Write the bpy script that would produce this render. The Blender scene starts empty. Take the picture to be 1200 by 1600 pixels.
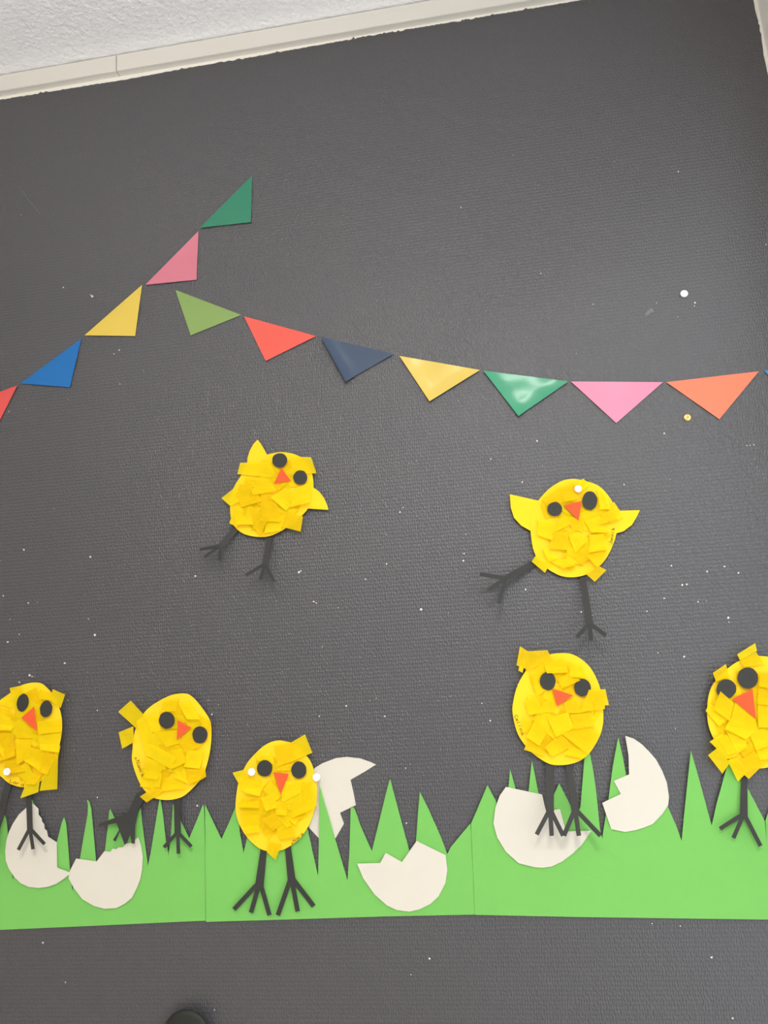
import bpy, bmesh, math, random
from mathutils import Vector, Matrix
from mathutils.geometry import tessellate_polygon

# ------------------------------------------------------------------ camera
F = 1200.0                                   # focal length in pixels of the 1200x1600 frame
vx = Vector((8800, 750, 1200))               # wall's horizontal (to the right) in camera axes
uz = (1.44e6 - 750 * 6000) / 8800
vz = Vector((uz, 6000, -1200))               # wall's vertical in camera axes
ex = vx.normalized()
ez = (vz - vz.dot(ex) * ex).normalized()
ey = ez.cross(ex).normalized()
RW = Matrix((ex, ey, ez))                    # camera axes -> world axes


def ray(u, v):
    return (RW @ Vector(((u - 600) / F, -(v - 800) / F, -1.0))).normalized()


def hit1(u, v):                              # on the wall for a camera one metre away
    d = ray(u, v)
    return d * (1.0 / d.y)


D = 0.42 / (hit1(740, 1430) - hit1(320, 1440)).length     # the green sheets are 42 cm long
CEIL = 2.60
rt = ray(300, 105)
CAM = Vector((0, -D, CEIL - 0.075 - D * rt.z / rt.y))


def P(u, v, h=0.0):                          # a spot of the picture, h metres in front of the wall
    d = ray(u, v)
    return CAM + d * ((D - h) / d.y)


sc = bpy.context.scene
cd = bpy.data.cameras.new('camera')
cam = bpy.data.objects.new('camera', cd)
sc.collection.objects.link(cam)
cd.sensor_fit = 'VERTICAL'
cd.sensor_height = 24
cd.lens = 24 * F / 1600
cd.clip_start = 0.02
cam.matrix_world = Matrix.Translation(CAM) @ RW.to_4x4()
sc.camera = cam

# ------------------------------------------------------------------ light
w = bpy.data.worlds.new('world')
sc.world = w
w.use_nodes = True
w.node_tree.nodes['Background'].inputs[0].default_value = (0.95, 0.975, 1.0, 1)
w.node_tree.nodes['Background'].inputs[1].default_value = 0.52


def lamp(name, x, y, sx, sy, power, col=(1.0, 0.975, 0.94), z=CEIL - 0.03, up=False):
    l = bpy.data.lights.new(name, 'AREA')
    l.shape = 'RECTANGLE'
    l.size, l.size_y = sx, sy
    l.energy = power
    l.color = col
    o = bpy.data.objects.new(name, l)
    o.location = (x, y, z)
    if up:
        o.rotation_euler = (math.pi, 0, 0)
    sc.collection.objects.link(o)


lamp('ceiling_lamp', 0.15, -2.10, 0.45, 0.22, 56)
lamp('ceiling_lamp', 0.15, -2.90, 1.20, 0.60, 12)
lamp('ceiling_lamp', -2.0, -2.40, 0.60, 0.60, 6)
FILL_GAP = (-1.5, -0.12, 0.12, 2.30)              # opening added for the right fill: y from, y to, z from, z to
l = bpy.data.lights.new('side_fill', 'AREA')  # unseen bluish fill, added to brighten the wall on the right
l.shape = 'RECTANGLE'
l.size, l.size_y = FILL_GAP[3] - FILL_GAP[2], FILL_GAP[1] - FILL_GAP[0]
l.energy = 25
l.color = (0.86, 0.93, 1.0)
o = bpy.data.objects.new('side_fill', l)
o.location = (0.80, (FILL_GAP[0] + FILL_GAP[1]) / 2, (FILL_GAP[2] + FILL_GAP[3]) / 2)
o.rotation_euler = (0, math.radians(90), 0)
sc.collection.objects.link(o)
for lx, ly, e in ((-0.6, -1.15, 11), (0.2, -3.2, 26), (-1.6, -3.2, 22)):   # unseen upward fills, added to brighten the ceiling
    lamp('ceiling_fill', lx, ly, 0.9, 0.3, e, z=CEIL - 0.55, up=True)
sc.view_settings.view_transform = 'Standard'
sc.view_settings.look = 'None'
sc.view_settings.gamma = 1
sc.view_settings.use_curve_mapping = False
sc.view_settings.exposure = -0.62


# ------------------------------------------------------------------ helpers
def lin(c):
    return tuple(((x / 255) / 12.92 if x / 255 <= 0.04045 else ((x / 255 + 0.055) / 1.055) ** 2.4) for x in c) + (1,)


def mat(name, rgb, rough=0.7, spec=0.3, noise=0.05, nscale=60, bump=0.0, bscale=400, coat=0.0, metal=0.0,
        bdist=0.0005):
    m = bpy.data.materials.new(name)
    m.use_nodes = True
    nt = m.node_tree
    b = nt.nodes['Principled BSDF']
    tc = nt.nodes.new('ShaderNodeTexCoord')
    n = nt.nodes.new('ShaderNodeTexNoise')
    n.inputs['Scale'].default_value = nscale
    n.inputs['Detail'].default_value = 5
    nt.links.new(tc.outputs['Object'], n.inputs['Vector'])
    mx = nt.nodes.new('ShaderNodeMix')
    mx.data_type = 'RGBA'
    c = lin(rgb)
    mx.inputs[6].default_value = tuple(x * (1 - noise) for x in c[:3]) + (1,)
    mx.inputs[7].default_value = tuple(min(1, x * (1 + noise)) for x in c[:3]) + (1,)
    nt.links.new(n.outputs['Fac'], mx.inputs[0])
    nt.links.new(mx.outputs[2], b.inputs['Base Color'])
    b.inputs['Roughness'].default_value = rough
    b.inputs['Specular IOR Level'].default_value = spec
    b.inputs['Coat Weight'].default_value = coat
    b.inputs['Coat Roughness'].default_value = 0.18
    b.inputs['Metallic'].default_value = metal
    if bump > 0:
        n2 = nt.nodes.new('ShaderNodeTexNoise')
        n2.inputs['Scale'].default_value = bscale
        n2.inputs['Detail'].default_value = 6
        nt.links.new(tc.outputs['Object'], n2.inputs['Vector'])
        bp = nt.nodes.new('ShaderNodeBump')
        bp.inputs['Strength'].default_value = bump
        bp.inputs['Distance'].default_value = bdist
        nt.links.new(n2.outputs['Fac'], bp.inputs['Height'])
        nt.links.new(bp.outputs['Normal'], b.inputs['Normal'])
    return m


def tissue(name, rgb, transp=0.24):
    m = mat(name, rgb, 0.75, 0.2, 0.09, 55, 0.35, 180)
    nt = m.node_tree
    b = nt.nodes['Principled BSDF']
    out = nt.nodes['Material Output']
    tl = nt.nodes.new('ShaderNodeBsdfTranslucent')
    tl.inputs[0].default_value = lin(rgb)
    a = nt.nodes.new('ShaderNodeMixShader')
    a.inputs[0].default_value = 0.10
    nt.links.new(b.outputs[0], a.inputs[1])
    nt.links.new(tl.outputs[0], a.inputs[2])
    tr = nt.nodes.new('ShaderNodeBsdfTransparent')
    tr.inputs[0].default_value = (1, 0.96, 0.4, 1)
    c = nt.nodes.new('ShaderNodeMixShader')
    c.inputs[0].default_value = transp
    nt.links.new(a.outputs[0], c.inputs[1])
    nt.links.new(tr.outputs[0], c.inputs[2])
    nt.links.new(c.outputs[0], out.inputs['Surface'])
    return m


def wall_paint():                             # dark satin paint on woven glass-fibre wallpaper
    m = bpy.data.materials.new('dark_wall_paint')
    m.use_nodes = True
    nt = m.node_tree
    L = nt.links.new
    b = nt.nodes['Principled BSDF']
    tc = nt.nodes.new('ShaderNodeTexCoord')

    def math_(op, a, b_=None, v=None):
        n = nt.nodes.new('ShaderNodeMath')
        n.operation = op
        for i, s in enumerate((a, b_)):
            if s is None:
                continue
            if isinstance(s, (int, float)):
                n.inputs[i].default_value = s
            else:
                L(s, n.inputs[i])
        return n.outputs[0]

    wn = nt.nodes.new('ShaderNodeTexNoise')
    wn.inputs['Scale'].default_value = 110
    wn.inputs['Detail'].default_value = 3
    L(tc.outputs['Object'], wn.inputs['Vector'])
    sub = nt.nodes.new('ShaderNodeVectorMath')
    sub.operation = 'MULTIPLY_ADD'
    L(wn.outputs['Color'], sub.inputs[0])
    sub.inputs[1].default_value = (0.0100, 0, 0.0060)
    L(tc.outputs['Object'], sub.inputs[2])
    sp = nt.nodes.new('ShaderNodeSeparateXYZ')
    L(sub.outputs[0], sp.inputs[0])
    tau = 2 * math.pi
    sx = math_('SINE', math_('MULTIPLY', sp.outputs[0], tau / 0.0076))
    sz = math_('SINE', math_('MULTIPLY', sp.outputs[2], tau / 0.0125))
    dots = math_('MULTIPLY', sx, sz)
    fx = math_('SINE', math_('MULTIPLY', sp.outputs[0], tau / 0.0038))
    fz = math_('SINE', math_('MULTIPLY', sp.outputs[2], tau / 0.00625))
    h = math_('ADD', math_('MULTIPLY', dots, 0.26), math_('ADD', math_('MULTIPLY', fx, 0.36), math_('MULTIPLY', fz, 0.34)))
    g = nt.nodes.new('ShaderNodeTexNoise')
    g.inputs['Scale'].default_value = 420
    g.inputs['Detail'].default_value = 3
    L(tc.outputs['Object'], g.inputs['Vector'])
    h = math_('ADD', h, math_('MULTIPLY', g.outputs['Fac'], 1.5))
    # how thickly the paint fills the weave changes over the wall
    big = nt.nodes.new('ShaderNodeTexNoise')
    big.inputs['Scale'].default_value = 2.3
    big.inputs['Detail'].default_value = 2
    L(tc.outputs['Object'], big.inputs['Vector'])
    amp = math_('ADD', math_('MULTIPLY', big.outputs['Fac'], 0.9), 0.35)
    h = math_('MULTIPLY', h, amp)
    bp = nt.nodes.new('ShaderNodeBump')
    bp.inputs['Strength'].default_value = 0.8
    bp.inputs['Distance'].default_value = 0.0006
    L(h, bp.inputs['Height'])
    L(bp.outputs['Normal'], b.inputs['Normal'])
    mx = nt.nodes.new('ShaderNodeMix')
    mx.data_type = 'RGBA'
    mx.inputs[6].default_value = (0.054, 0.052, 0.057, 1)
    mx.inputs[7].default_value = (0.062, 0.060, 0.064, 1)
    L(big.outputs['Fac'], mx.inputs[0])
    L(mx.outputs[2], b.inputs['Base Color'])
    b.inputs['Roughness'].default_value = 0.43
    b.inputs['Specular IOR Level'].default_value = 0.85
    return m


M = dict(
    wall=wall_paint(),
    bare=mat('bare_plaster', (244, 240, 230), 0.8, 0.2, 0.03, 200, 0.5, 500),
    ceiling=mat('ceiling_stucco', (246, 245, 247), 0.9, 0.1, 0.03, 40, 0.9, 110, bdist=0.004),
    trim=mat('trim_white', (222, 217, 208), 0.5, 0.4, 0.01, 20),
    side=mat('side_wall_cream', (246, 242, 235), 0.8, 0.2, 0.02, 30, 0.3, 300),
    floor=mat('floor_linoleum', (214, 208, 198), 0.5, 0.4, 0.08, 8),
    grass=mat('green_card', (120, 188, 94), 0.85, 0.15, 0.02, 12, 0.2, 900),
    egg=mat('white_card', (216, 210, 196), 0.85, 0.15, 0.015, 20, 0.2, 900),
    yellow=mat('yellow_card', (255, 211, 40), 0.8, 0.15, 0.02, 40, 0.2, 900),
    t1=tissue('yellow_tissue', (250, 215, 5)),
    t2=tissue('yellow_tissue_warm', (246, 206, 4)),
    t3=tissue('yellow_tissue_light', (254, 222, 14)),
    black=mat('black_card', (54, 54, 51), 0.6, 0.3, 0.06, 60, 0.2, 900),
    beak=mat('orange_card', (242, 92, 52), 0.75, 0.2, 0.03, 60, 0.2, 900),
    ink=mat('pencil_ink', (120, 90, 20), 0.8, 0.1, 0.1, 300),
    pin=mat('white_plastic', (240, 238, 238), 0.35, 0.5, 0.0, 10),
    brass=mat('brass', (225, 190, 120), 0.28, 0.5, 0.02, 10, metal=1.0),
    steel=mat('steel', (170, 170, 172), 0.3, 0.5, 0.02, 10, metal=1.0),
    fleck=mat('plaster_fleck', (225, 222, 215), 0.9, 0.1, 0.05, 300),
    smudge=mat('grey_smudge', (112, 114, 118), 0.7, 0.3, 0.1, 300),
    knob=mat('black_knob', (40, 41, 36), 0.6, 0.3, 0.05, 60),
)


def flagmat(name, rgb):
    rgb = tuple(c * 0.955 for c in rgb)
    return mat(name, rgb, 0.5, 0.4, 0.02, 25, 0.25, 28, coat=0.32 if name[5:] in ('navy', 'yellow', 'green') else 0.2, bdist=0.002)


def new(name, bm, m, parent=None, smooth=False, **props):
    """one mesh object; its origin sits in the middle of its shape"""
    me = bpy.data.meshes.new(name)
    vs = [v.co.copy() for v in bm.verts]
    c = Vector((sum(v.x for v in vs), sum(v.y for v in vs), sum(v.z for v in vs))) / len(vs)
    base = getattr(parent, '_o', None)
    origin = c
    bmesh.ops.translate(bm, verts=bm.verts, vec=-origin)
    bmesh.ops.recalc_face_normals(bm, faces=bm.faces) if props.pop('recalc', True) else None
    bm.to_mesh(me)
    bm.free()
    me.materials.append(m)
    if smooth:
        for p in me.polygons:
            p.use_smooth = True
    o = bpy.data.objects.new(name, me)
    sc.collection.objects.link(o)
    if parent is not None:
        o.parent = parent
        pw = Vector(parent.get('_w', (0, 0, 0)))
        o.location = origin - pw
    else:
        o.location = origin
    o['_w'] = tuple(origin)
    for k, v in props.items():
        o[k] = v
    return o


def empty(name, loc, **props):
    o = bpy.data.objects.new(name, None)
    o.empty_display_size = 0.03
    sc.collection.objects.link(o)
    o.location = loc
    o['_w'] = tuple(loc)
    for k, v in props.items():
        o[k] = v
    return o


def box(bm, a, b):
    vs = [bm.verts.new((x, y, z)) for x in (a[0], b[0]) for y in (a[1], b[1]) for z in (a[2], b[2])]
    for f in ((0, 1, 3, 2), (4, 6, 7, 5), (0, 4, 5, 1), (2, 3, 7, 6), (0, 2, 6, 4), (1, 5, 7, 3)):
        bm.faces.new([vs[i] for i in f])


def smooth_loop(pts, n=3):
    """closed Catmull-Rom through the points"""
    out = []
    k = len(pts)
    for i in range(k):
        p0, p1, p2, p3 = (Vector(pts[(i + j - 1) % k]) for j in range(4))
        for s in range(n):
            t = s / n
            out.append(tuple(0.5 * ((2 * p1) + (-p0 + p2) * t + (2 * p0 - 5 * p1 + 4 * p2 - p3) * t * t +
                                    (-p0 + 3 * p1 - 3 * p2 + p3) * t ** 3)))
    return out


def sheet(bm, pts, h, th=0.0004):
    """a cut sheet of card: outline in picture spots, face h in front of the wall, back th behind it"""
    hf = h if callable(h) else (lambda p: h)
    fr = [P(p[0], p[1], hf(p)) for p in pts]
    ba = [q + Vector((0, th, 0)) for q in fr]
    tri = tessellate_polygon([[Vector((p[0], p[1], 0)) for p in pts]])
    vf = [bm.verts.new(q) for q in fr]
    vb = [bm.verts.new(q) for q in ba]
    for t in tri:
        try:
            bm.faces.new([vf[i] for i in t])
            bm.faces.new([vb[i] for i in reversed(t)])
        except ValueError:
            pass
    n = len(pts)
    for i in range(n):
        j = (i + 1) % n
        bm.faces.new((vf[i], vf[j], vb[j], vb[i]))


def fr(ox, oy, s):                            # frame of an enlarged study of the photograph
    return lambda pts: [(ox + x / s, oy + y / s) for x, y in pts]


def tag(o, label, cat, group=None, kind=None):
    o['label'] = label
    o['category'] = cat
    if group:
        o['group'] = group
    if kind:
        o['kind'] = kind
    return o


# ------------------------------------------------------------------ the room
XL, YB = -3.2, -4.2
corner = P(1190, 60).x + 0.004
z_line = P(300, 100).z                        # top of the bare strip, foot of the batten
d2 = ray(300, 90.5)
s2 = (z_line - CAM.z) / d2.z
TT = min(0.05, max(0.008, -(CAM.y + d2.y * s2)))          # how far the batten stands off the wall
z_top = P(300, 64.5, TT).z
CEILZ = z_top + 0.0015

bm = bmesh.new(); box(bm, (XL, 0.0006, 0), (corner + 0.12, 0.12, CEILZ))
wall = new('wall_back', bm, M['bare'], kind='structure')
bpy.data.objects['side_fill'].location.x = corner + 0.13
bm = bmesh.new()
for a_, b_ in (((YB, 0), (FILL_GAP[0], CEILZ)), ((FILL_GAP[1], 0), (0.0006, CEILZ)), ((FILL_GAP[0], 0), (FILL_GAP[1], FILL_GAP[2])), ((FILL_GAP[0], FILL_GAP[3]), (FILL_GAP[1], CEILZ))):
    box(bm, (corner, a_[0], a_[1]), (corner + 0.12, b_[0], b_[1]))
new('wall_right', bm, M['side'], kind='structure')
bm = bmesh.new(); box(bm, (XL - 0.12, YB, 0), (XL, 0.12, CEILZ))
new('wall_left', bm, M['floor'], kind='structure')
bm = bmesh.new(); box(bm, (XL, YB, CEILZ), (corner + 0.12, 0.12, CEILZ + 0.12))
new('ceiling', bm, M['ceiling'], kind='structure')
bm = bmesh.new(); box(bm, (XL, YB, -0.12), (corner + 0.12, 0.12, 0))
new('floor', bm, M['floor'], kind='structure')

# the dark coat of paint, with the ragged edge a brush left
rng = random.Random(5)
top = []
ctrl = [(-60, 166), (0, 156), (100, 139.5), (200, 123.5), (300, 105), (400, 88), (500, 70), (600, 52), (700, 35.5), (800, 18.5),
        (900, 1.5), (1000, -15), (1100, -31)]
x = -60.0
while x < 1100:
    for (a, b), (c, d) in zip(ctrl, ctrl[1:]):
        if a <= x < c:
            y = b + (d - b) * (x - a) / (c - a)
    amp = 0.5 + (0.9 if 340 < x < 380 or 540 < x < 640 or 715 < x < 745 else 0.0)
    sp_ = rng.random()
    y += rng.uniform(-amp, amp) - (2.2 if sp_ > 0.975 else 0)
    top.append((x, y))
    x += rng.uniform(1.6, 4.5)
redge = []
for (u, v) in [(1172, -46), (1176, -8), (1178, 4), (1180, 16), (1183, 27), (1185, 33), (1184.5, 36), (1187, 40), (1187, 48),
               (1189.5, 53), (1190, 62), (1192, 75), (1193, 86), (1196, 98), (1198, 108), (1200, 117), (1203, 135)]:
    redge.append((u, v))
pp = [P(u, v, 0.0) for u, v in top + redge]
pp = [Vector((min(p.x, corner - 0.0005), 0, p.z)) for p in pp]
low = pp[-1]
out = [Vector((XL, 0, pp[0].z))] + pp + [Vector((corner - 0.0005, 0, low.z - 0.05)), Vector((corner - 0.0005, 0, 0.0)), Vector((XL, 0, 0.0))]
bm = bmesh.new()
tri = tessellate_polygon([[Vector((p.x, p.z, 0)) for p in out]])
vf = [bm.verts.new(p) for p in out]
vb = [bm.verts.new(p + Vector((0, 0.0006, 0))) for p in out]
for t in tri:
    bm.faces.new([vf[i] for i in t])
for i in range(len(out)):
    j = (i + 1) % len(out)
    bm.faces.new((vf[i], vf[j], vb[j], vb[i]))
new('paint_coat', bm, M['wall'], wall, label='dark grey satin paint over a fine woven relief')


# small white nicks where the plaster shows, a smudge and a faint scratch
def blob(bm, u, v, r, rr, h=0.0004, n=7, sq=1.0):
    pts = [(u + r * rr.uniform(0.7, 1.2) * math.cos(a * 2 * math.pi / n), v + sq * r * rr.uniform(0.7, 1.2) * math.sin(a * 2 * math.pi / n))
           for a in range(n)]
    sheet(bm, pts, h, 0.0004)


nicks = [(99, 449, 1), (144, 463, 1.7), (142, 461, 1), (186, 547, 1.1), (178, 553, .8), (187, 600, .7), (14, 643, .8), (1060, 268, 1.1),
         (720, 324, 1), (845, 427, .9), (927, 475, .8), (1086, 473, 1.4), (1085, 478, .8), (1038, 677, 1.3), (839, 689, 1.4), (767, 717, 1.1),
         (1167, 696, .8), (1172, 696, .8), (1178, 695, .8), (37, 859, 1.6), (141, 870, 1.4), (5, 931, 1.3), (44, 942, 1.3), (138, 967, .8),
         (30, 991, 1), (12, 1003, 1.4), (148, 992, 1.8), (101, 1036, 1.5), (1049, 884, 1.2), (1105, 893, 1.5), (1132, 885, 1.5),
         (1154, 895, 1.5), (1066, 914, 1.5), (1073, 913, 1.4), (1038, 935, 1.2), (1091, 940, 1.2), (1138, 965, 1.8), (1139, 972, .8),
         (1011, 955, 1), (1069, 1026, 1.5), (658, 952, 1.9), (625, 800, 1.3), (630, 793, .9), (725, 865, 1.1), (724, 876, 1.6), (604, 881, 1.2),
         (571, 905, 1), (490, 940, 1.4), (494, 942, 1), (541, 1103, 1.3), (499, 1119, 1.1), (601, 1119, 1.3), (766, 1126, 1.4), (753, 1099, 1),
         (821, 921, 1.5), (908, 956, 1.3), (671, 1498, 1.7), (1019, 1443, .9), (1063, 1447, .9), (1112, 1496, 1.8), (1145, 1591, 1.5),
         (67, 1473, 1.5), (102, 1535, 1.1), (335, 1578, .8), (642, 1523, .9), (46, 1055, 1.9), (50, 1057, .9), (30, 1066, 1.4), (331, 1116, 1.3),
         (308, 1259, 1.5), (467, 894, 1.7), (470, 892, 1), (305, 900, 1.4), (635, 1286, 1.2), (1028, 1020, .9), (634, 1200, .9), (816, 753, 1.1),
         (975, 757, 1), (152, 1246, 1), (152, 1110, .9), (1197, 382, .9), (728, 835, .8), (1026, 473, .7)]
rr = random.Random(9)
bm = bmesh.new()
for u, v, r in nicks:
    blob(bm, u, v, r, rr)
for i in range(90):
    blob(bm, rr.uniform(0, 1200), rr.uniform(620, 1230), rr.uniform(.35, .65), rr, n=5)
for i in range(14):
    blob(bm, rr.uniform(0, 1200), rr.uniform(200, 620), rr.uniform(.35, .6), rr, n=5)
new('paint_nick', bm, M['fleck'], wall, kind='stuff', label='tiny white nicks in the dark paint')
bm = bmesh.new()
sheet(bm, smooth_loop([(1008, 492), (1011, 486), (1015, 484), (1017, 481), (1021, 484), (1021, 487), (1016, 489), (1013, 492)], 2), 0.0003, 0.0003)
new('smudge', bm, M['smudge'], wall, label='pale grey smudge on the dark paint')
bm = bmesh.new()
sheet(bm, [(30, 291), (45, 312), (63, 334), (62.4, 334.6), (44.3, 312.6), (29.4, 291.4)], 0.0002, 0.0002)
new('scratch', bm, M['smudge'], wall, label='faint hairline scratch')

# batten under the ceiling, in two lengths
seam = P(181.5, 100, TT).x
for nm, a, b in (('trim_1', XL, seam - 0.0007), ('trim_2', seam + 0.0007, corner - 0.0003)):
    bm = bmesh.new(); box(bm, (a, -TT, z_line), (b, 0.0004, z_top - 0.0008))
    bmesh.ops.bevel(bm, geom=[e for e in bm.edges if abs(e.verts[0].co.y + TT) < 1e-5 and abs(e.verts[1].co.y + TT) < 1e-5],
                    offset=0.0008, segments=2, affect='EDGES')
    new(nm, bm, M['trim'], kind='structure')

# ------------------------------------------------------------------ bunting
flags = [
    ('red', (226, 84, 78), [(27, 602), (-6, 668), (-72, 640)], 'red paper flag cut off by the left edge, lowest of the steep left row', 0),
    ('blue', (0, 108, 182), [(127, 529), (109, 605), (32, 599)], 'bright blue paper flag between the red and the yellow one, left row', 0),
    ('yellow', (232, 200, 78), [(222, 445), (211, 525), (132, 524)], 'yellow paper flag in the middle of the steep left row', 0),
    ('pink', (216, 122, 140), [(310, 361), (307, 437), (227, 445)], 'dusty pink paper flag just below the topmost green flag', 0),
    ('green', (36, 130, 98), [(394, 274), (392, 347), (312, 356)], 'dark green paper flag, the topmost flag on the wall', 0),
    ('lightgreen', (136, 166, 88), [(274, 453), (377, 492), (298, 524)], 'light olive green paper flag starting the long right row', 1),
    ('red', (238, 90, 74), [(381, 494), (494, 525), (415, 564)], 'coral red paper flag between light green and navy flags', 1),
    ('navy', (52, 72, 98), [(501, 526), (615, 553), (540, 596)], 'navy blue paper flag with a curled shiny left edge', 1),
    ('yellow', (228, 196, 82), [(624, 556), (750, 578), (671, 627)], 'shiny yellow paper flag between navy and green flags', 1),
    ('green', (52, 156, 114), [(755, 579), (888, 596), (810, 650)], 'shiny mid green paper flag between yellow and pink flags', 1),
    ('pink', (234, 142, 172), [(892, 596), (1036, 597), (963, 661)], 'pale pink paper flag with a level top edge in the right row', 1),
    ('orange', (246, 130, 92), [(1041, 597), (1186, 580), (1124, 655)], 'orange paper flag above the brass drawing pin', 1),
    ('blue', (40, 140, 205), [(1194, 579), (1276, 568), (1242, 630)], 'blue paper flag of which only a tip shows at right edge', 1),
]
N = 9
for k, (cn, rgb, tri3, label, row) in enumerate(flags):
    rr = random.Random(40 + k)
    bm = bmesh.new()
    a, b, c = (Vector(t) for t in tri3)
    curl = [rr.uniform(0.0002, 0.0012) for _ in range(3)]
    ph = rr.uniform(0, 6)
    if cn == 'navy':
        curl = [0.0006, 0.0007, 0.0009]
        
    if row == 1 and cn in ('yellow', 'green'):
        curl = [0.0008, 0.0024, 0.003]
    vf, vb = {}, {}
    e_ac = 0.007 if cn == 'navy' else 0.0
    for i in range(N + 1):
        for j in range(N + 1 - i):
            l = 1 - (i + j) / N
            mU, mV = i / N, j / N
            p = a * l + b * mU + c * mV
            h = 0.0016 + curl[0] * (1 - l) ** 0 * max(0, 1 - mV * 4) ** 2 * 0.6 + curl[1] * max(0, 1 - mU * 5) ** 2 + curl[2] * max(0, 1 - l * 5) ** 2
            h += e_ac * max(0, 1 - mU * 4.5) ** 2      # the curled side of the navy flag
            h += 0.0005 * math.sin(ph + p.x / 17 + p.y / 11) + 0.0003 * math.sin(ph + p.y / 8 - p.x / 23)
            q = P(p.x, p.y, h)
            vf[i, j] = bm.verts.new(q)
            vb[i, j] = bm.verts.new(q + Vector((0, 0.0005, 0)))
    for i in range(N):
        for j in range(N - i):
            bm.faces.new((vf[i, j], vf[i + 1, j], vf[i, j + 1]))
            bm.faces.new((vb[i, j], vb[i, j + 1], vb[i + 1, j]))
            if i + j < N - 1:
                bm.faces.new((vf[i + 1, j], vf[i + 1, j + 1], vf[i, j + 1]))
                bm.faces.new((vb[i + 1, j], vb[i, j + 1], vb[i + 1, j + 1]))
    for i in range(N):
        bm.faces.new((vf[i, 0], vb[i, 0], vb[i + 1, 0], vf[i + 1, 0]))
        bm.faces.new((vf[0, i], vf[0, i + 1], vb[0, i + 1], vb[0, i]))
        bm.faces.new((vf[i, N - i], vf[i + 1, N - i - 1], vb[i + 1, N - i - 1], vb[i, N - i]))
    o = new('bunting_flag', bm, flagmat('flag_' + cn, rgb), smooth=True)
    tag(o, label, 'flag', 'paper flags in the steep left row' if row == 0 else 'paper flags in the long right row')
    md = o.modifiers.new('edge', 'EDGE_SPLIT')
    md.split_angle = math.radians(40)

# ------------------------------------------------------------------ grass sheets
g1 = [(-110, 1310), (-90, 1262), (-70, 1350), (-45, 1270), (-22, 1358), (0, 1296.5), (4, 1283), (7, 1274), (9.5, 1280), (12, 1300), (20, 1375), (33, 1310), (46, 1262),
      (49, 1248), (52, 1254), (60, 1300), (72, 1368), (89, 1315), (97, 1284), (100, 1277), (103.5, 1288), (106, 1318), (109, 1355), (113, 1392), (125, 1341),
      (132, 1300), (137, 1272), (137.5, 1258), (136, 1250), (139, 1252), (142.5, 1264), (145, 1290), (150, 1345), (157, 1370), (164, 1328), (168.5, 1292),
      (170.5, 1268), (172, 1264), (180, 1280), (196, 1324), (210, 1286), (216, 1269), (219.5, 1262), (222, 1285), (231, 1353), (235, 1335),
      (243, 1286), (248, 1256), (250, 1244), (254.5, 1272), (259, 1312), (263.5, 1336), (267, 1305), (269, 1276), (270.3, 1256), (275, 1268),
      (282, 1282), (295.5, 1310), (307, 1283), (317, 1257.5), (319, 1262), (320.5, 1330), (321.5, 1438.5), (160, 1446), (0, 1453), (-110, 1458)]
g2 = [(320.3, 1257), (333, 1284), (346, 1311), (357, 1287), (367.6, 1262), (371, 1252), (374.6, 1300), (380.5, 1333), (385, 1314), (398, 1250),
      (410, 1300), (432, 1245), (452, 1300), (471, 1254), (481.5, 1300), (490, 1338), (497, 1369), (498.3, 1310), (499, 1226), (505, 1247), (514, 1276), (524, 1312),
      (534, 1345), (543, 1376), (546, 1330), (548, 1263), (551.5, 1261), (555, 1266), (563, 1289), (572, 1310), (581, 1330), (595, 1273), (605, 1232), (609.5, 1217), (615, 1238),
      (626, 1279), (639, 1327.5), (645, 1350), (650, 1316), (653, 1272), (656, 1237.5), (670, 1265), (689, 1308), (699, 1335), (704, 1324),
      (718, 1307), (735, 1286.5), (739, 1320), (746, 1429), (600, 1432), (440, 1437), (322, 1440.5), (320.7, 1340)]
g3 = [(736, 1287), (748, 1259), (761.6, 1227), (775, 1252), (785, 1288), (794.6, 1229.5), (797, 1202), (805, 1230), (815, 1275), (826, 1236),
      (831, 1188), (841, 1237), (850, 1295), (864, 1245), (873.7, 1224), (891, 1257.5), (899, 1283), (907, 1260), (913, 1187), (917, 1165),
      (922, 1178), (927, 1205), (932, 1240), (937.5, 1296), (941, 1311), (943, 1296), (951, 1247), (957.5, 1197), (966, 1152), (972.5, 1180),
      (978, 1210), (990, 1262), (1012, 1250), (1028, 1228), (1042.5, 1258), (1058, 1294), (1065, 1314), (1069, 1272), (1075, 1215), (1079.5, 1173),
      (1090, 1209), (1103, 1257), (1112, 1290), (1120, 1255), (1131, 1215), (1142, 1178), (1150, 1196), (1167.5, 1230), (1182, 1258),
      (1195, 1283), (1199, 1330), (1204, 1437), (1060, 1435), (900, 1432.8), (742.4, 1429.5), (739, 1350)]
g4 = [(1196, 1282), (1208, 1246), (1226, 1300), (1242, 1232), (1262, 1300), (1282, 1240), (1310, 1306), (1340, 1262), (1345, 1440), (1202, 1437), (1199, 1340)]
for pts, h, lab in ((g1, 0.0022, 'green paper grass strip at the far left, behind the two left eggshells'),
                    (g2, 0.0030, 'green paper grass strip in the middle, under the chick with long thin legs'),
                    (g3, 0.0040, 'green paper grass strip on the right, reaching under the two right eggshells'),
                    (g4, 0.0026, 'green paper grass strip of which only a sliver shows at right edge')):
    bm = bmesh.new()
    # tips of the blades stand a little off the wall
    sheet(bm, pts, (lambda p, h=h: h + 0.0012 * max(0, min(1, (1330 - p[1]) / 120))), 0.0005)
    tag(new('grass_strip', bm, M['grass']), lab, 'paper grass', 'green paper grass strips')

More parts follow.
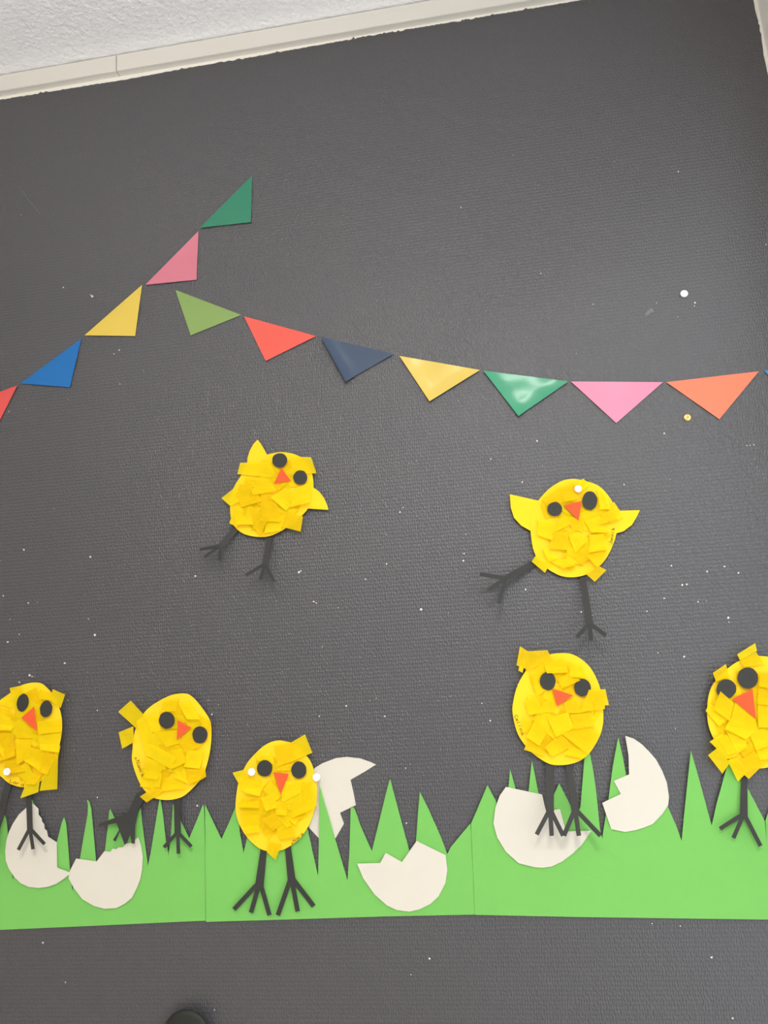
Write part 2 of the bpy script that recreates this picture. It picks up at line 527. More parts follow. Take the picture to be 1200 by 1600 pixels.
# ------------------------------------------------------------------ eggshells
e1 = [(41, 1262), (30, 1272), (20, 1287), (14, 1300), (10, 1312), (8, 1330), (9, 1345), (14, 1358), (22, 1370), (32, 1380), (45, 1386),
      (60, 1387.5), (74, 1386), (88, 1381), (100, 1373), (111, 1364), (106, 1362), (90, 1356), (89, 1354), (88.5, 1316), (75, 1307.5), (73, 1298),
      (69.5, 1295), (69, 1288), (65.5, 1284), (65, 1279), (60, 1273), (60, 1264), (53, 1257), (50, 1255.5), (45, 1258)]
e2 = [(109, 1361), (119, 1341.5), (151, 1346), (163, 1330), (172, 1331), (176, 1326), (181, 1327), (185.5, 1324), (191.5, 1324), (197, 1318),
      (203, 1317), (210.5, 1318), (210.7, 1312), (216, 1308), (220, 1321), (223, 1338.6), (222, 1359), (219, 1374), (214, 1387), (206, 1403),
      (195, 1412), (182, 1419), (163, 1420), (147.5, 1416), (128.5, 1405), (115, 1387), (107, 1372)]
e3 = [(482, 1240), (484, 1215), (491.7, 1200), (504, 1192.5), (525, 1184.6), (541.7, 1182.7), (562.5, 1185), (577, 1190), (587.5, 1194.6),
      (571, 1205), (547.5, 1218.5), (551.7, 1236), (556, 1258), (531, 1270), (537.5, 1287), (524, 1310), (510, 1316), (498, 1309.6), (483, 1293.5), (478, 1270)]
e4 = [(558, 1349.5), (594, 1348.5), (602.5, 1332.5), (628, 1347), (651, 1314), (696, 1336), (699, 1359), (696, 1380), (685, 1401), (672.5, 1412.5),
      (655, 1421), (640, 1424.5), (620, 1422), (605, 1415), (585, 1397.5), (567.5, 1372.5)]
e5 = [(790.5, 1229.5), (847, 1241.4), (851, 1259), (854, 1270), (868, 1265), (875, 1264), (884, 1299), (924, 1298), (909, 1320), (895, 1333.5),
      (878.5, 1346), (862, 1354), (848, 1356), (834.5, 1355), (810, 1348.6), (790.5, 1331), (777, 1309), (771, 1287), (774, 1262), (781, 1243)]
e6 = [(977, 1149.7), (982, 1180), (983, 1210), (959, 1220), (970, 1240.5), (941, 1254.7), (955, 1295.5), (976.7, 1300), (991.7, 1297.5),
      (1006.7, 1293), (1020, 1287.5), (1035, 1271.7), (1044, 1258), (1045.3, 1245), (1042, 1223), (1035, 1205), (1025, 1186.7), (1015, 1175),
      (1003, 1163), (990, 1154)]
for pts, h, lab in ((e1, 0.0052, 'white paper eggshell with a scalloped right edge, behind the thin leg at far left'),
                    (e2, 0.0046, 'white paper eggshell half with a wavy top edge, low at left'),
                    (e3, 0.0012, 'white paper eggshell with a long beak-like tip, behind grass and front chick'),
                    (e4, 0.0052, 'white paper eggshell bowl with two jagged peaks on the middle grass strip'),
                    (e5, 0.0062, 'large white paper eggshell under the feet of the right standing chick'),
                    (e6, 0.0064, 'white paper eggshell standing upright with stepped left edge')):
    bm = bmesh.new()
    sheet(bm, pts, h, 0.0005)
    tag(new('eggshell', bm, M['egg']), lab, 'eggshell', 'white paper eggshells')


# ------------------------------------------------------------------ chicks
def inside(pts, x, y):
    c = False
    n = len(pts)
    for i in range(n):
        x1, y1 = pts[i]
        x2, y2 = pts[i - 1]
        if (y1 > y) != (y2 > y) and x < (x2 - x1) * (y - y1) / (y2 - y1) + x1:
            c = not c
    return c


def scrap(bm, q, h, rr, curl, edge, crum=0.0004):
    """torn square of tissue; one edge may stand up and roll back"""
    n = 5
    ph = [rr.uniform(0, 6) for _ in range(4)]
    kx, ky = rr.uniform(3, 8), rr.uniform(3, 8)
    V = {}
    for i in range(n + 1):
        for j in range(n + 1):
            s, t = i / n, j / n
            a = Vector(q[0]) * (1 - s) + Vector(q[1]) * s
            b = Vector(q[3]) * (1 - s) + Vector(q[2]) * s
            p = a * (1 - t) + b * t
            e = {0: 1 - t, 1: s, 2: t, 3: 1 - s}[edge]
            z = h + curl * max(0, (e - 0.5) * 2) ** 2 + crum * math.sin(ph[0] + kx * s + 2.2 * t) * math.sin(ph[1] + ky * t - 1.3 * s)
            V[i, j] = bm.verts.new(P(p.x, p.y, z))
    for i in range(n):
        for j in range(n):
            bm.faces.new((V[i, j], V[i + 1, j], V[i + 1, j + 1], V[i, j + 1]))


def isect(p, d, q, e):
    den = d.x * e.y - d.y * e.x
    if abs(den) < 1e-4:
        return (p + q) / 2
    t = ((q.x - p.x) * e.y - (q.y - p.y) * e.x) / den
    return p + d * t


def leg_outline(top, fork, w0, w1, toes, tw):
    f = Vector(fork)
    rays_ = [(Vector(top), w0, w1)] + [(Vector(t), tw, tw) for t in toes]
    out = []
    k = len(rays_)
    ctr = []
    for tip, wt, wb in rays_:
        d = (tip - f).normalized()
        nrm = Vector((-d.y, d.x))               # clockwise neighbour side on screen
        ctr.append((tip, wt, wb, d, nrm))
    for i in range(k):
        tip, wt, wb, d, nrm = ctr[i]
        tip2, wt2, wb2, d2_, nrm2 = ctr[(i + 1) % k]
        out.append(tuple(tip + nrm * (-wt / 2)))
        out.append(tuple(tip + nrm * (wt / 2)))
        c = isect(f + nrm * (wb / 2), d, f - nrm2 * (wb2 / 2), d2_)
        if (c - f).length > 26:
            c = f + (c - f).normalized() * 26
        out.append(tuple(c))
    return out


STROKES = {
    'J': [[(.5, 1), (.5, .2), (.3, 0), (.05, .15)]],
    'a': [[(.45, .5), (.22, .55), (.03, .28), (.18, 0), (.4, .12), (.45, .5), (.48, 0)]],
    'n': [[(0, .5), (.02, 0), (.03, .35), (.25, .55), (.38, .4), (.4, 0)]],
    'm': [[(0, .5), (.02, 0), (.03, .35), (.15, .52), (.26, .4), (.27, 0), (.28, .38), (.42, .52), (.52, .4), (.53, 0)]],
    'i': [[(.1, .5), (.12, 0)], [(.1, .72), (.13, .78)]],
    'k': [[(.05, 1), (.05, 0), (.06, .3), (.4, .6), (.14, .32), (.45, 0)]],
    'C': [[(.5, .85), (.28, 1), (.04, .6), (.1, .15), (.35, 0), (.55, .15)]],
    'e': [[(.05, .28), (.42, .34), (.28, .56), (.06, .38), (.14, .02), (.42, .1)]],
    'l': [[(.12, 1), (.08, .1), (.2, 0)]],
    'L': [[(.12, 1), (.08, .02), (.5, .05)]],
    'r': [[(.03, .5), (.05, 0), (.06, .33), (.28, .52)]],
    'N': [[(0, 0), (.03, 1), (.42, 0), (.47, 1)]],
    'o': [[(.2, .5), (.02, .3), (.15, 0), (.36, .2), (.2, .5)]],
}


def handwriting(text, start, end, size, h, parent, cup):
    """start/end: ends of the base line; cup: +1 letters stand to the left of the direction of reading"""
    s, e = Vector(start), Vector(end)
    d = (e - s).normalized()
    up = Vector((d.y, -d.x)) * cup
    L = (e - s).length
    adv = L / len(text)
    bm = bmesh.new()
    wd = 0.42
    for i, ch in enumerate(text):
        for st in STROKES[ch]:
            pts = [s + d * (i * adv + x * adv * 1.6) + up * (y * size) for x, y in st]
            for a, b in zip(pts, pts[1:]):
                t = (b - a).normalized() if (b - a).length > 1e-6 else Vector((1, 0))
                n = Vector((-t.y, t.x)) * wd
                vs = [bm.verts.new(P(*(p), h)) for p in (a - n - t * .2, a + n - t * .2, b + n + t * .2, b - n + t * .2)]
                bm.faces.new(vs)
    return new('handwriting', bm, M['ink'], parent, label='small handwritten name', recalc=False)


def oval(c, rx, ry, ang=0, seed=0, n=18):
    rr = random.Random(seed)
    ca, sa = math.cos(ang), math.sin(ang)
    out = []
    for i in range(n):
        t = 2 * math.pi * i / n
        k = rr.uniform(0.97, 1.03)
        x, y = rx * k * math.cos(t), ry * k * math.sin(t)
        out.append((c[0] + x * ca - y * sa, c[1] + x * sa + y * ca))
    return out


def chick(label, frame, body, wings, outer, inner, eyes, beak, legs, over=(), fill=24, seed=1, base=0.0075, legh=0.012, text=None, custom_legs=()):
    rr = random.Random(seed)
    bpx = smooth_loop(frame(body), 3)
    cx = sum(p[0] for p in bpx) / len(bpx)
    cy = sum(p[1] for p in bpx) / len(bpx)
    low = max(p[1] for p in bpx)
    root = empty('paper_chick', P(cx, low, 0.0))
    tag(root, label, 'paper chick', 'yellow paper chicks')
    # body, gently domed
    half = max(abs(p[1] - cy) for p in bpx)
    bm = bmesh.new()
    sheet(bm, bpx, lambda p: base, 0.0006)
    new('body', bm, M['yellow'], root)
    for wg in wings:
        bm = bmesh.new()
        pts = frame(wg)
        sheet(bm, pts, lambda p: base - 0.0010 + 0.0012 * min(1, (Vector(p) - Vector((cx, cy))).length / 90 - .4), 0.0005)
        new('wing', bm, M['yellow'], root, label='plain yellow card wing')
    # legs, stuck behind the body, feet standing off the wall
    for (tp, fk, w0, w1, toes, tw) in legs:
        pts = leg_outline(tp, fk, w0 * 1.1, w1 * 1.1, toes, tw * 1.08)
        far = max((Vector(t) - Vector(tp)).length for t in toes)
        hh = (lambda p, tp=tp, far=far, b0=max(0.0022, base - 0.0056 if legh > 0.02 else base - 0.0022): b0 + (legh - b0) * max(0, min(1, ((Vector(p) - Vector(tp)).length - 9) / (far - 9))) ** 1.15)
        t0 = Vector(tp)
        dd = (t0 - Vector(fk)).normalized() * 9
        pts = [(p[0] + dd.x, p[1] + dd.y) if i in (0, 1) else p for i, p in enumerate(pts)]
        bm = bmesh.new()
        sheet(bm, pts, hh, 0.0005)
        new('leg', bm, M['black'], root)
    for pts in custom_legs:
        y0, y1 = min(p[1] for p in pts), max(p[1] for p in pts)
        bm = bmesh.new()
        sheet(bm, pts, (lambda p: base - 0.0014 + (legh - base + 0.0014) * (p[1] - y0) / (y1 - y0)), 0.0005)
        new('leg', bm, M['black'], root, label='broad black leg with spread toes, some of its shadow drawn into the outline')
    mats = [M['t1'], M['t2'], M['t3']]
    h = base + 0.0006
    eyec = [frame([e[0]])[0] for e in eyes]
    bx = frame(beak)
    bc = (sum(p[0] for p in bx) / 3, sum(p[1] for p in bx) / 3)
    keep = eyec + [bc]

    def put(q, curl, edge, crum=0.0003):
        nonlocal h
        bm = bmesh.new()
        scrap(bm, q, h, rr, curl, edge, crum)
        new('paper_scrap', bm, rr.choice(mats), root, recalc=False)
        h += 0.00011

    # first layer of scraps, glued flat all over the card
    k = tries = 0
    xs = [p[0] for p in bpx]; ys = [p[1] for p in bpx]
    while k < fill and tries < 900:
        tries += 1
        x, y = rr.uniform(min(xs), max(xs)), rr.uniform(min(ys), max(ys))
        a = rr.uniform(0, 1.57)
        w, hh = rr.uniform(11, 15), rr.uniform(9, 13)
        q = [(x + sx * w * math.cos(a) - sy * hh * math.sin(a) + rr.uniform(-2, 2), y + sx * w * math.sin(a) + sy * hh * math.cos(a) + rr.uniform(-2, 2))
             for sx, sy in ((-1, -1), (1, -1), (1, 1), (-1, 1))]
        if not all(inside(bpx, cx + (px - cx) * 1.06, cy + (py - cy) * 1.06) for px, py in q):
            continue
        near = min(math.hypot(x - kx, y - ky) for kx, ky in keep)
        put(q, 0.0002 if near < 30 else rr.uniform(0.0006, 0.0022), rr.randrange(4), 0.0003)
        k += 1
    for q in outer:
        put(frame(q), rr.uniform(0.0005, 0.0018), rr.randrange(4))
    for q in inner:
        q = frame(q)
        # usually the edge that hangs lowest stands off
        mids = [((q[i][1] + q[(i + 1) % 4][1]) / 2, i) for i in range(4)]
        e = max(mids)[1]
        near = min(math.hypot(sum(p[0] for p in q) / 4 - kx, sum(p[1] for p in q) / 4 - ky) for kx, ky in keep)
        cu = rr.uniform(0.0022, 0.0065) if near > 26 else 0.0005
        put(q, cu, e)
    h += 0.0005
    for i, (c, rx, ry, ang) in enumerate(eyes):
        cc = frame([c])[0]
        s = (frame([(1000, 0)])[0][0] - frame([(0, 0)])[0][0]) / 1000
        bm = bmesh.new()
        sheet(bm, oval(cc, rx * s, ry * s, ang, seed * 10 + i), h, 0.0005)
        new('eye', bm, M['black'], root)
    bm = bmesh.new()
    sheet(bm, bx, h + 0.0004, 0.0005)
    new('beak', bm, M['beak'], root)
    h += 0.0007
    for q in over:
        put(frame(q), 0.002, rr.choice((1, 2)))
    if text:
        handwriting(text[0], text[1], text[2], text[3], h + 0.0004, root, text[4])
    return root


fA = fr(300, 670, 5.217)
chick('flying yellow paper chick with raised wing, upper left, two legs trailing left', fA,
      [(740, 190), (830, 205), (905, 245), (960, 320), (988, 420), (985, 540), (950, 640), (890, 712), (780, 800), (660, 865), (560, 882), (430, 860),
       (345, 795), (316, 715), (312, 620), (335, 490), (400, 380), (440, 290), (520, 250), (610, 212), (680, 195)],
      [[(535, 88), (560, 120), (590, 172), (625, 235), (560, 300), (450, 300), (452, 240), (470, 180), (500, 125)],
       [(970, 470), (1005, 488), (1042, 517), (1078, 568), (1103, 628), (1112, 660), (1020, 655), (920, 648), (940, 540)]],
      [[(393, 277), (640, 270), (650, 400), (370, 368)], [(810, 225), (970, 232), (1015, 362), (840, 372)], [(345, 482), (470, 560), (310, 628), (240, 565)],
       [(330, 700), (420, 730), (370, 800), (303, 770)], [(650, 660), (905, 715), (885, 838), (700, 790)]],
      [[(450, 410), (620, 395), (690, 505), (500, 540)], [(350, 500), (480, 440), (570, 590), (400, 640)], [(560, 600), (700, 600), (720, 760), (560, 750)],
       [(860, 480), (980, 430), (960, 600), (800, 640)], [(640, 560), (760, 480), (890, 545), (765, 668)], [(450, 600), (620, 730), (560, 862), (370, 685)],
       [(330, 640), (460, 620), (500, 780), (360, 780)], [(600, 740), (760, 700), (720, 830), (590, 850)]],
      [((715, 257), 61, 60, 0), ((883, 397), 58, 59, 0)], [(728, 320), (806, 422), (668, 447)],
      [((367, 828), (345, 852), 9, 8, [(343, 876), (319, 871), (312, 859)], 4.6), ((420.5, 843), (414, 881), 9, 8, [(429, 909), (407, 906), (384, 899)], 4.8)],
      seed=3, legh=0.044)

fB = fr(820, 740, 7.5)
W = fr(740, 730, 4.444)


def toB(pts):                                 # wings were measured on another study
    return [((x - 820) * 7.5, (y - 740) * 7.5) for x, y in W(pts)]


chick('flying yellow paper chick with spread wings and a white pin in its forehead', fB,
      [(560, 62), (650, 72), (740, 95), (820, 120), (900, 170), (980, 260), (1040, 360), (1075, 480), (1085, 600), (1070, 720), (1035, 830), (980, 950),
       (900, 1060), (800, 1140), (700, 1190), (560, 1215), (430, 1200), (330, 1155), (240, 1095), (150, 1000), (95, 870), (70, 700), (65, 600),
       (80, 470), (120, 380), (170, 300), (260, 200), (350, 130), (450, 80)],
      [toB([(252, 188), (450, 232), (480, 320), (440, 440), (392, 440), (330, 405), (280, 350), (258, 280)]),
       toB([(1155, 298), (1010, 302), (930, 320), (930, 460), (988, 460), (1040, 445), (1100, 400), (1130, 350)])],
      [[(1045, 330), (1115, 435), (1060, 500), (980, 390)], [(975, 440), (1070, 380), (1145, 520), (1000, 590)], [(125, 965), (310, 1040), (235, 1162), (80, 1030)],
       [(720, 1180), (870, 1085), (958, 1130), (820, 1268)], [(560, 130), (685, 58), (760, 130), (640, 230)]],
      [[(200, 300), (420, 150), (500, 320), (280, 400)], [(430, 150), (600, 110), (620, 300), (460, 330)], [(850, 180), (940, 230), (1010, 420), (880, 420)],
       [(160, 540), (370, 570), (320, 780), (150, 720)], [(490, 500), (700, 530), (680, 680), (560, 660)], [(370, 560), (480, 500), (545, 590), (340, 690)],
       [(700, 560), (870, 490), (970, 690), (780, 690)], [(330, 680), (510, 700), (490, 895), (290, 880)], [(280, 1020), (500, 1000), (600, 1070), (450, 1110)],
       [(580, 980), (740, 850), (770, 990), (640, 1065)], [(720, 960), (850, 910), (965, 910), (850, 1100)], [(760, 720), (920, 700), (970, 890), (750, 925)],
       [(510, 720), (640, 690), (722, 800), (590, 930)], [(205, 880), (240, 870), (390, 990), (280, 1030)], [(900, 470), (1000, 440), (1090, 530), (880, 600)]],
      [((352, 415), 86, 84, 0), ((762, 315), 88, 112, 0)], [(455, 372), (668, 322), (632, 550)],
      [((835, 879.5), (790, 904), 9, 9, [(779, 943), (763, 922), (750, 897)], 6), ((911, 903), (921, 974), 8, 11, [(947, 993), (923.5, 1001), (901, 996)], 6)],
      seed=8, legh=0.046, text=('Jannik', (956, 851), (961, 824), 5.5, 1))

fC = fr(780, 1000, 6.316)
chick('yellow paper chick standing in the large eggshell on the right', fC,
      [(600, 130), (700, 135), (790, 175), (870, 240), (930, 320), (985, 440), (1015, 560), (1027, 700), (1025, 820), (1000, 930), (950, 1030), (880, 1130),
       (800, 1190), (700, 1225), (600, 1235), (500, 1225), (400, 1170), (310, 1100), (240, 1020), (185, 930), (150, 820), (130, 700), (140, 600),
       (170, 480), (215, 380), (290, 270), (390, 190), (490, 145)],
      [],
      [[(205, 62), (290, 115), (300, 300), (170, 250)], [(215, 190), (260, 200), (230, 325), (188, 300)], [(270, 112), (475, 100), (530, 200), (262, 300)],
       [(950, 490), (1048, 485), (1083, 645), (980, 640)], [(290, 970), (460, 1040), (440, 1145), (245, 1083)]],
      [[(580, 390), (700, 310), (800, 400), (620, 480)], [(310, 320), (440, 290), (500, 470), (370, 560)], [(430, 200), (640, 170), (680, 320), (470, 330)],
       [(700, 200), (820, 260), (860, 380), (700, 360)], [(250, 600), (400, 610), (430, 720), (290, 740)], [(430, 620), (530, 580), (550, 720), (400, 710)],
       [(640, 620), (760, 560), (800, 720), (660, 720)], [(700, 740), (880, 720), (950, 850), (740, 880)], [(450, 1060), (640, 900), (700, 1060), (520, 1150)],
       [(480, 780), (680, 710), (735, 870), (560, 960)], [(385, 725), (465, 930), (395, 1045), (270, 960)], [(700, 1050), (870, 1100), (830, 1170), (640, 1130)],
       [(620, 930), (810, 820), (1000, 930), (860, 1120)]],
      [((480, 405), 78, 92, 0), ((823, 470), 84, 88, 0)], [(525, 478), (728, 545), (572, 655)],
      [((859, 1198), (859.5, 1264), 12, 11, [(880, 1306), (862, 1306), (838.5, 1304)], 6.4), ((889, 1198), (898.5, 1264), 9, 11, [(938.5, 1306), (904.5, 1306), (881, 1306)], 6.6)],
      over=[[(885, 490), (1030, 500), (1045, 680), (800, 710)], [(890, 590), (935, 600), (945, 725), (915, 730)]],
      seed=13, base=0.0095, legh=0.046, text=('Celina', (803.5, 1118), (815.5, 1150), 5.0, 1))

fD = fr(1100, 1000, 8)
chick('yellow paper chick cut by the right edge, tilted beak pointing down', fD,
      [(690, 200), (580, 215), (450, 255), (330, 330), (230, 420), (130, 530), (80, 620), (50, 740), (40, 880), (45, 1000), (75, 1130), (130, 1250), (220, 1400),
       (350, 1520), (500, 1590), (650, 1606), (800, 1592), (930, 1520), (1030, 1370), (1100, 1150), (1125, 900), (1120, 650), (1080, 450), (1000, 320), (900, 240), (800, 208)],
      [],
      [[(415, 180), (640, 38), (662, 140), (450, 255)], [(110, 410), (275, 300), (315, 460), (150, 520)], [(450, 255), (650, 150), (760, 300), (500, 340)],
       [(20, 885), (70, 790), (330, 960), (190, 1080)], [(50, 1440), (190, 1330), (320, 1540), (230, 1672)], [(70, 1270), (230, 1170), (430, 1440), (290, 1490)],
       [(290, 1500), (420, 1480), (560, 1630), (425, 1771)], [(350, 1560), (620, 1400), (770, 1530), (562, 1738)]],
      [[(700, 440), (900, 400), (900, 620), (690, 580)], [(680, 600), (900, 620), (880, 820), (670, 800)], [(670, 780), (900, 790), (880, 1100), (680, 1090)],
       [(560, 1150), (760, 1100), (880, 1300), (650, 1380)], [(640, 1360), (900, 1270), (900, 1480), (700, 1500)], [(390, 770), (620, 930), (670, 1100), (320, 1080)],
       [(330, 980), (690, 1100), (525, 1245), (260, 1110)], [(260, 1110), (530, 1260), (530, 1350), (420, 1415)], [(160, 1230), (290, 1180), (410, 1400), (300, 1440)]],
      [((548, 475), 130, 136, 0), ((280, 612), 124, 120, 0)], [(608, 612), (652, 992), (352, 740)],
      [((1163, 1212), (1162.5, 1271), 8, 11, [(1188.5, 1322), (1146, 1309.5), (1125, 1295)], 6), ((1212, 1203), (1228, 1262), 8, 10, [(1256, 1305), (1234, 1308), (1212, 1304)], 6)],
      over=[[(205, 640), (375, 790), (320, 1012), (118, 870)]],
      seed=21, fill=28, base=0.0090, legh=0.016)

fE = fr(0, 1050, 7.619)
chick('yellow paper chick cut by the left edge, long paper tail scrap at right', fE,
      [(430, 125), (500, 140), (560, 190), (615, 250), (665, 330), (705, 430), (732, 540), (738, 650), (728, 770), (700, 890), (670, 1000), (620, 1120), (540, 1250),
       (420, 1340), (300, 1372), (200, 1360), (100, 1320), (30, 1260), (-60, 1180), (-130, 1050), (-170, 850), (-170, 650), (-120, 480), (-40, 380), (20, 322),
       (120, 250), (220, 175), (330, 135)],
      [],
      [[(113, 190), (260, 160), (230, 280), (130, 255)], [(-20, 380), (20, 315), (180, 300), (150, 430)], [(628, 205), (775, 268), (722, 430), (590, 340)],
       [(560, 1000), (692, 960), (682, 1395), (470, 1415)], [(700, 870), (722, 880), (690, 1030), (640, 1000)], [(330, 1270), (480, 1250), (455, 1430), (240, 1505)]],
      [[(470, 200), (600, 250), (625, 340), (460, 320)], [(440, 590), (725, 560), (732, 710), (460, 740)], [(0, 480), (190, 610), (130, 700), (-60, 690)],
       [(-80, 740), (150, 720), (180, 1000), (-60, 1080)], [(50, 760), (130, 900), (60, 1050), (-40, 900)], [(190, 620), (380, 680), (380, 790), (190, 790)],
       [(450, 740), (730, 700), (700, 960), (480, 930)], [(40, 1060), (200, 1060), (300, 1180), (60, 1220)], [(180, 1190), (320, 1060), (400, 1240), (300, 1310)],
       [(530, 940), (680, 990), (560, 1220), (440, 1180)], [(185, 800), (380, 800), (350, 1010), (200, 1105)], [(350, 900), (530, 935), (470, 1170), (290, 1060)],
       [(300, 1330), (540, 1010), (620, 1090), (400, 1340)]],
      [((268, 365), 70, 108, 0.2), ((547, 440), 72, 101, 0.15)], [(402, 415), (440, 705), (252, 548)],
      [((45, 1244), (46.5, 1294), 8, 8, [(69.5, 1319), (51.5, 1327), (28.5, 1328)], 5), ((13, 1224), (-3, 1284), 9, 9, [(-3, 1322), (-18, 1322), (-34, 1306)], 5)],
      seed=30, fill=26, base=0.0085, legh=0.032, text=('Lara', (14, 1222), (38, 1229), 5.5, 1))

fF = fr(150, 1070, 5.925)
chick('yellow paper chick with two scraps sticking out at left and a broad dark leg', fF,
      [(790, 80), (860, 90), (930, 150), (1000, 240), (1050, 320), (1067, 400), (1066, 520), (1050, 640), (1020, 760), (985, 850), (930, 920), (850, 1000),
       (780, 1045), (680, 1066), (600, 1062), (530, 1045), (460, 990), (410, 920), (370, 830), (333, 700), (338, 600), (345, 500), (370, 400), (430, 280),
       (500, 205), (600, 140), (700, 95)],
      [],
      [[(322, 146), (480, 320), (370, 400), (205, 250)], [(210, 440), (345, 385), (350, 530), (242, 592)], [(370, 340), (460, 280), (570, 440), (450, 585)],
       [(880, 790), (1008, 775), (1022, 850), (900, 925)], [(430, 790), (610, 820), (590, 950), (408, 945)], [(405, 1035), (530, 955), (605, 1000), (468, 1090)],
       [(1000, 290), (1065, 345), (1050, 420), (980, 390)]],
      [[(620, 160), (760, 130), (740, 240), (600, 260)], [(760, 170), (880, 160), (960, 320), (840, 320)], [(470, 300), (580, 260), (600, 430), (500, 440)],
       [(530, 440), (780, 420), (775, 540), (650, 578)], [(770, 540), (870, 480), (985, 560), (830, 632)], [(470, 670), (640, 740), (560, 880), (430, 860)],
       [(640, 860), (790, 860), (830, 960), (600, 985)], [(650, 620), (800, 590), (830, 720), (700, 780)], [(850, 600), (1000, 620), (960, 778), (810, 760)],
       [(735, 665), (830, 780), (845, 912), (720, 860)], [(510, 545), (742, 670), (695, 782), (458, 650)], [(830, 780), (1000, 780), (960, 880), (860, 920)]],
      [((655, 328), 73, 79, 0), ((962, 463), 70, 80, 0.1)], [(757, 328), (882, 397), (748, 512)],
      [((276.5, 1252), (277.5, 1300), 9, 9, [(299, 1323), (278.7, 1334), (256, 1324)], 5)],
      custom_legs=[[(214, 1238), (228, 1242), (217, 1264), (211, 1290), (210.5, 1318), (206, 1318), (203, 1304), (198, 1317), (194, 1318), (187.5, 1299), (180.5, 1315),
                    (176.5, 1312.5), (186, 1297), (182, 1286), (154, 1291.5), (154.5, 1287), (183, 1276.5), (200, 1270)]],  # leg outline also takes in its faded shadow at the left toe
      seed=37, base=0.0085, legh=0.018, text=('oNamik', (210, 1184), (222, 1216), 6.0, 1))

fG = fr(360, 1140, 7.807)
chick('yellow paper chick in front with pinned cheek, standing low on the grass', fG,
      [(600, 132), (680, 145), (760, 165), (830, 210), (900, 290), (960, 360), (1000, 440), (1035, 560), (1055, 700), (1050, 850), (1020, 1000), (960, 1160),
       (870, 1300), (760, 1400), (640, 1465), (520, 1485), (400, 1470), (300, 1410), (200, 1310), (120, 1180), (75, 1050), (62, 930), (75, 780), (100, 640),
       (150, 510), (210, 400), (300, 295), (400, 205), (500, 150)],
      [],
      [[(530, 200), (750, 155), (800, 372), (580, 447)], [(740, 158), (910, 58), (998, 283), (790, 372)], [(25, 525), (165, 490), (240, 640), (100, 660)],
       [(98, 645), (238, 615), (170, 765), (105, 730)], [(480, 1340), (625, 1405), (548, 1592), (440, 1490)], [(870, 790), (1000, 640), (1057, 915), (970, 1000)]],
      [[(300, 300), (510, 290), (540, 430), (330, 380)], [(200, 610), (430, 650), (350, 810), (170, 770)], [(370, 830), (520, 780), (570, 950), (430, 1000)],
       [(520, 870), (700, 900), (680, 1050), (560, 1040)], [(740, 900), (880, 820), (980, 980), (760, 1080)], [(690, 1060), (860, 1060), (790, 1165), (730, 1120)],
       [(560, 1050), (700, 1000), (740, 1170), (690, 1200)], [(130, 1060), (350, 1040), (350, 1250), (170, 1272)], [(100, 890), (340, 870), (350, 960), (110, 950)],
       [(380, 1090), (560, 1010), (615, 1150), (520, 1240)], [(600, 640), (860, 620), (860, 770), (640, 885)], [(560, 1250), (760, 1190), (800, 1310), (600, 1340)],
       [(600, 445), (740, 420), (740, 495), (560, 505)]],
      [((418, 472), 95, 103, 0), ((835, 492), 93, 106, 0)], [(523, 520), (712, 540), (612, 790)],
      [((411.5, 1331), (406, 1377), 8.5, 12, [(421, 1430), (392, 1426), (365.5, 1421)], 6.4), ((450.5, 1330), (455, 1370), 8.5, 11, [(490, 1416), (465, 1424), (434, 1430)], 6.6)],
      seed=44, base=0.0085, legh=0.0085, text=('oNara', (456.5, 1320), (475, 1303), 5.2, 1))


# ------------------------------------------------------------------ pins, tack, knob
def lathe(bm, c, prof, n=24):
    """profile of (radius, distance from the wall) turned about the axis that leaves the wall"""
    rings = []
    for r, y in prof:
        if r < 1e-6:
            rings.append([bm.verts.new((c.x, -y, c.z))])
        else:
            rings.append([bm.verts.new((c.x + r * math.cos(2 * math.pi * i / n), -y, c.z + r * math.sin(2 * math.pi * i / n))) for i in range(n)])
    for a, b in zip(rings, rings[1:]):
        for i in range(n):
            j = (i + 1) % n
            if len(a) == 1 and len(b) > 1:
                bm.faces.new((a[0], b[i], b[j]))
            elif len(b) == 1 and len(a) > 1:
                bm.faces.new((a[i], a[j], b[0]))
            elif len(a) > 1:
                bm.faces.new((a[i], a[j], b[j], b[i]))


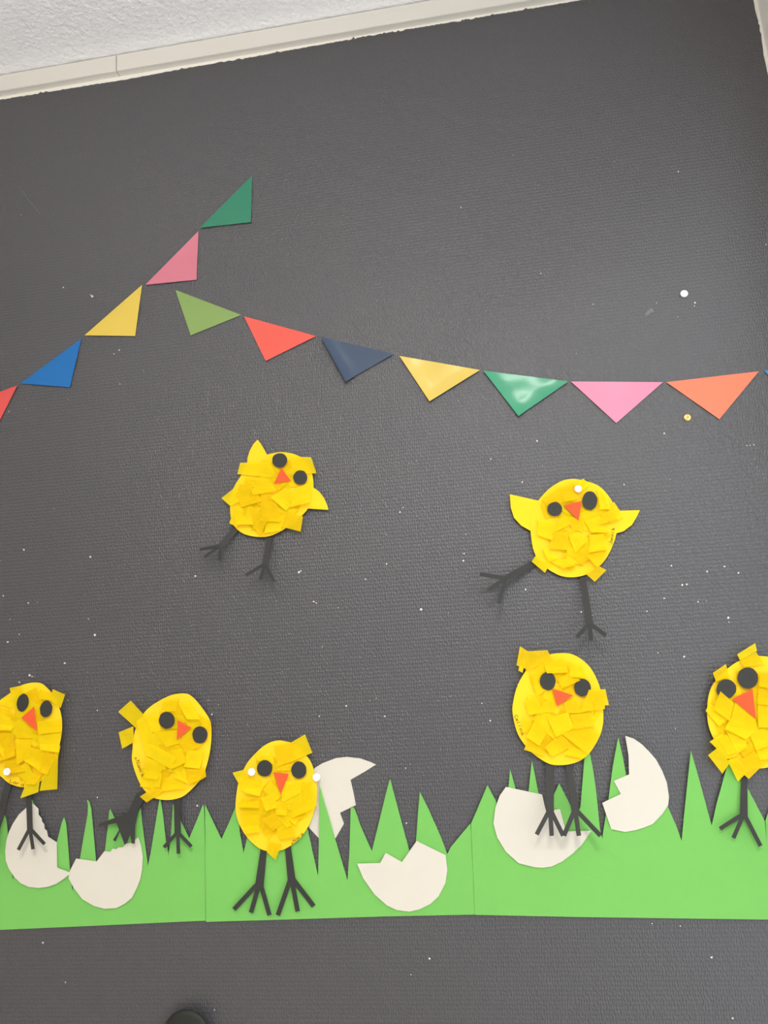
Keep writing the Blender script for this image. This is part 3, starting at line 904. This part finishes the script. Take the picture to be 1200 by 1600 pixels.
def pin(u, v, r, h, label):
    c = P(u, v, h + 0.003)
    R_ = r * D / F * 1.0
    root = empty('push_pin', Vector((c.x, 0, c.z)))
    tag(root, label, 'push pin', 'round white push pins')
    bm = bmesh.new()
    lathe(bm, c, [(0, h), (R_ * .92, h), (R_, h + .0006), (R_, h + .0022), (R_ * .93, h + .0029), (R_ * .72, h + .0030), (R_ * .62, h + .0026), (0, h + .0025)])
    new('head', bm, M['pin'], root)
    bm = bmesh.new()
    lathe(bm, c, [(0, -0.006), (.0005, -0.004), (.0005, h + .0002)], 8)
    new('needle', bm, M['steel'], root, label='thin steel needle')


pin(1069.3, 458.3, 6.0, 0.0005, 'round white push pin alone on the bare wall, upper right')
pin(903.3, 763.5, 5.6, 0.0140, 'round white push pin in the forehead of the flying right chick')
pin(392.5, 1206.5, 5.7, 0.0140, 'round white push pin in the cheek of the front chick')
pin(494, 1214.8, 5.8, 0.0132, 'round white push pin between the front chick and the eggshell behind')
pin(9.8, 1206, 5.8, 0.0185, 'round white push pin at the belly of the leftmost chick')
c = P(1074.5, 651.8, 0.002)
root = empty('brass_tack', Vector((c.x, 0, c.z)))
tag(root, 'small brass drawing pin on the wall under the orange flag', 'drawing pin')
R_ = 6.0 * D / F
bm = bmesh.new()
lathe(bm, c, [(0, .0002), (R_, .0003), (R_, .0009), (R_ * .8, .0016), (R_ * .62, .0020), (R_ * .55, .0017), (R_ * .35, .0018), (R_ * .28, .0024), (0, .0027)])
new('head', bm, M['brass'], root, smooth=True)
bm = bmesh.new()
lathe(bm, c, [(0, -0.007), (.0005, -0.005), (.0005, .0004)], 8)
new('needle', bm, M['steel'], root)

c = P(289, 1624, 0.02)
root = empty('wall_knob', Vector((c.x, 0, c.z)))
tag(root, 'round black knob on the dark wall, only its top in view at bottom edge', 'knob')
R_ = 37 * D / F
bm = bmesh.new()
lathe(bm, c, [(0, .012), (R_ * .96, .012), (R_, .014), (R_ * .97, .0165), (R_ * .85, .0185), (R_ * .5, .0205), (0, .021)], 48)
new('knob_head', bm, M['knob'], root, smooth=True)
bm = bmesh.new()
lathe(bm, c, [(0.016, 0.0), (0.016, .002), (.009, .004), (.009, .0122)], 24)
new('stem', bm, M['knob'], root, smooth=True)

for o in bpy.data.objects:
    if '_w' in o:
        del o['_w']
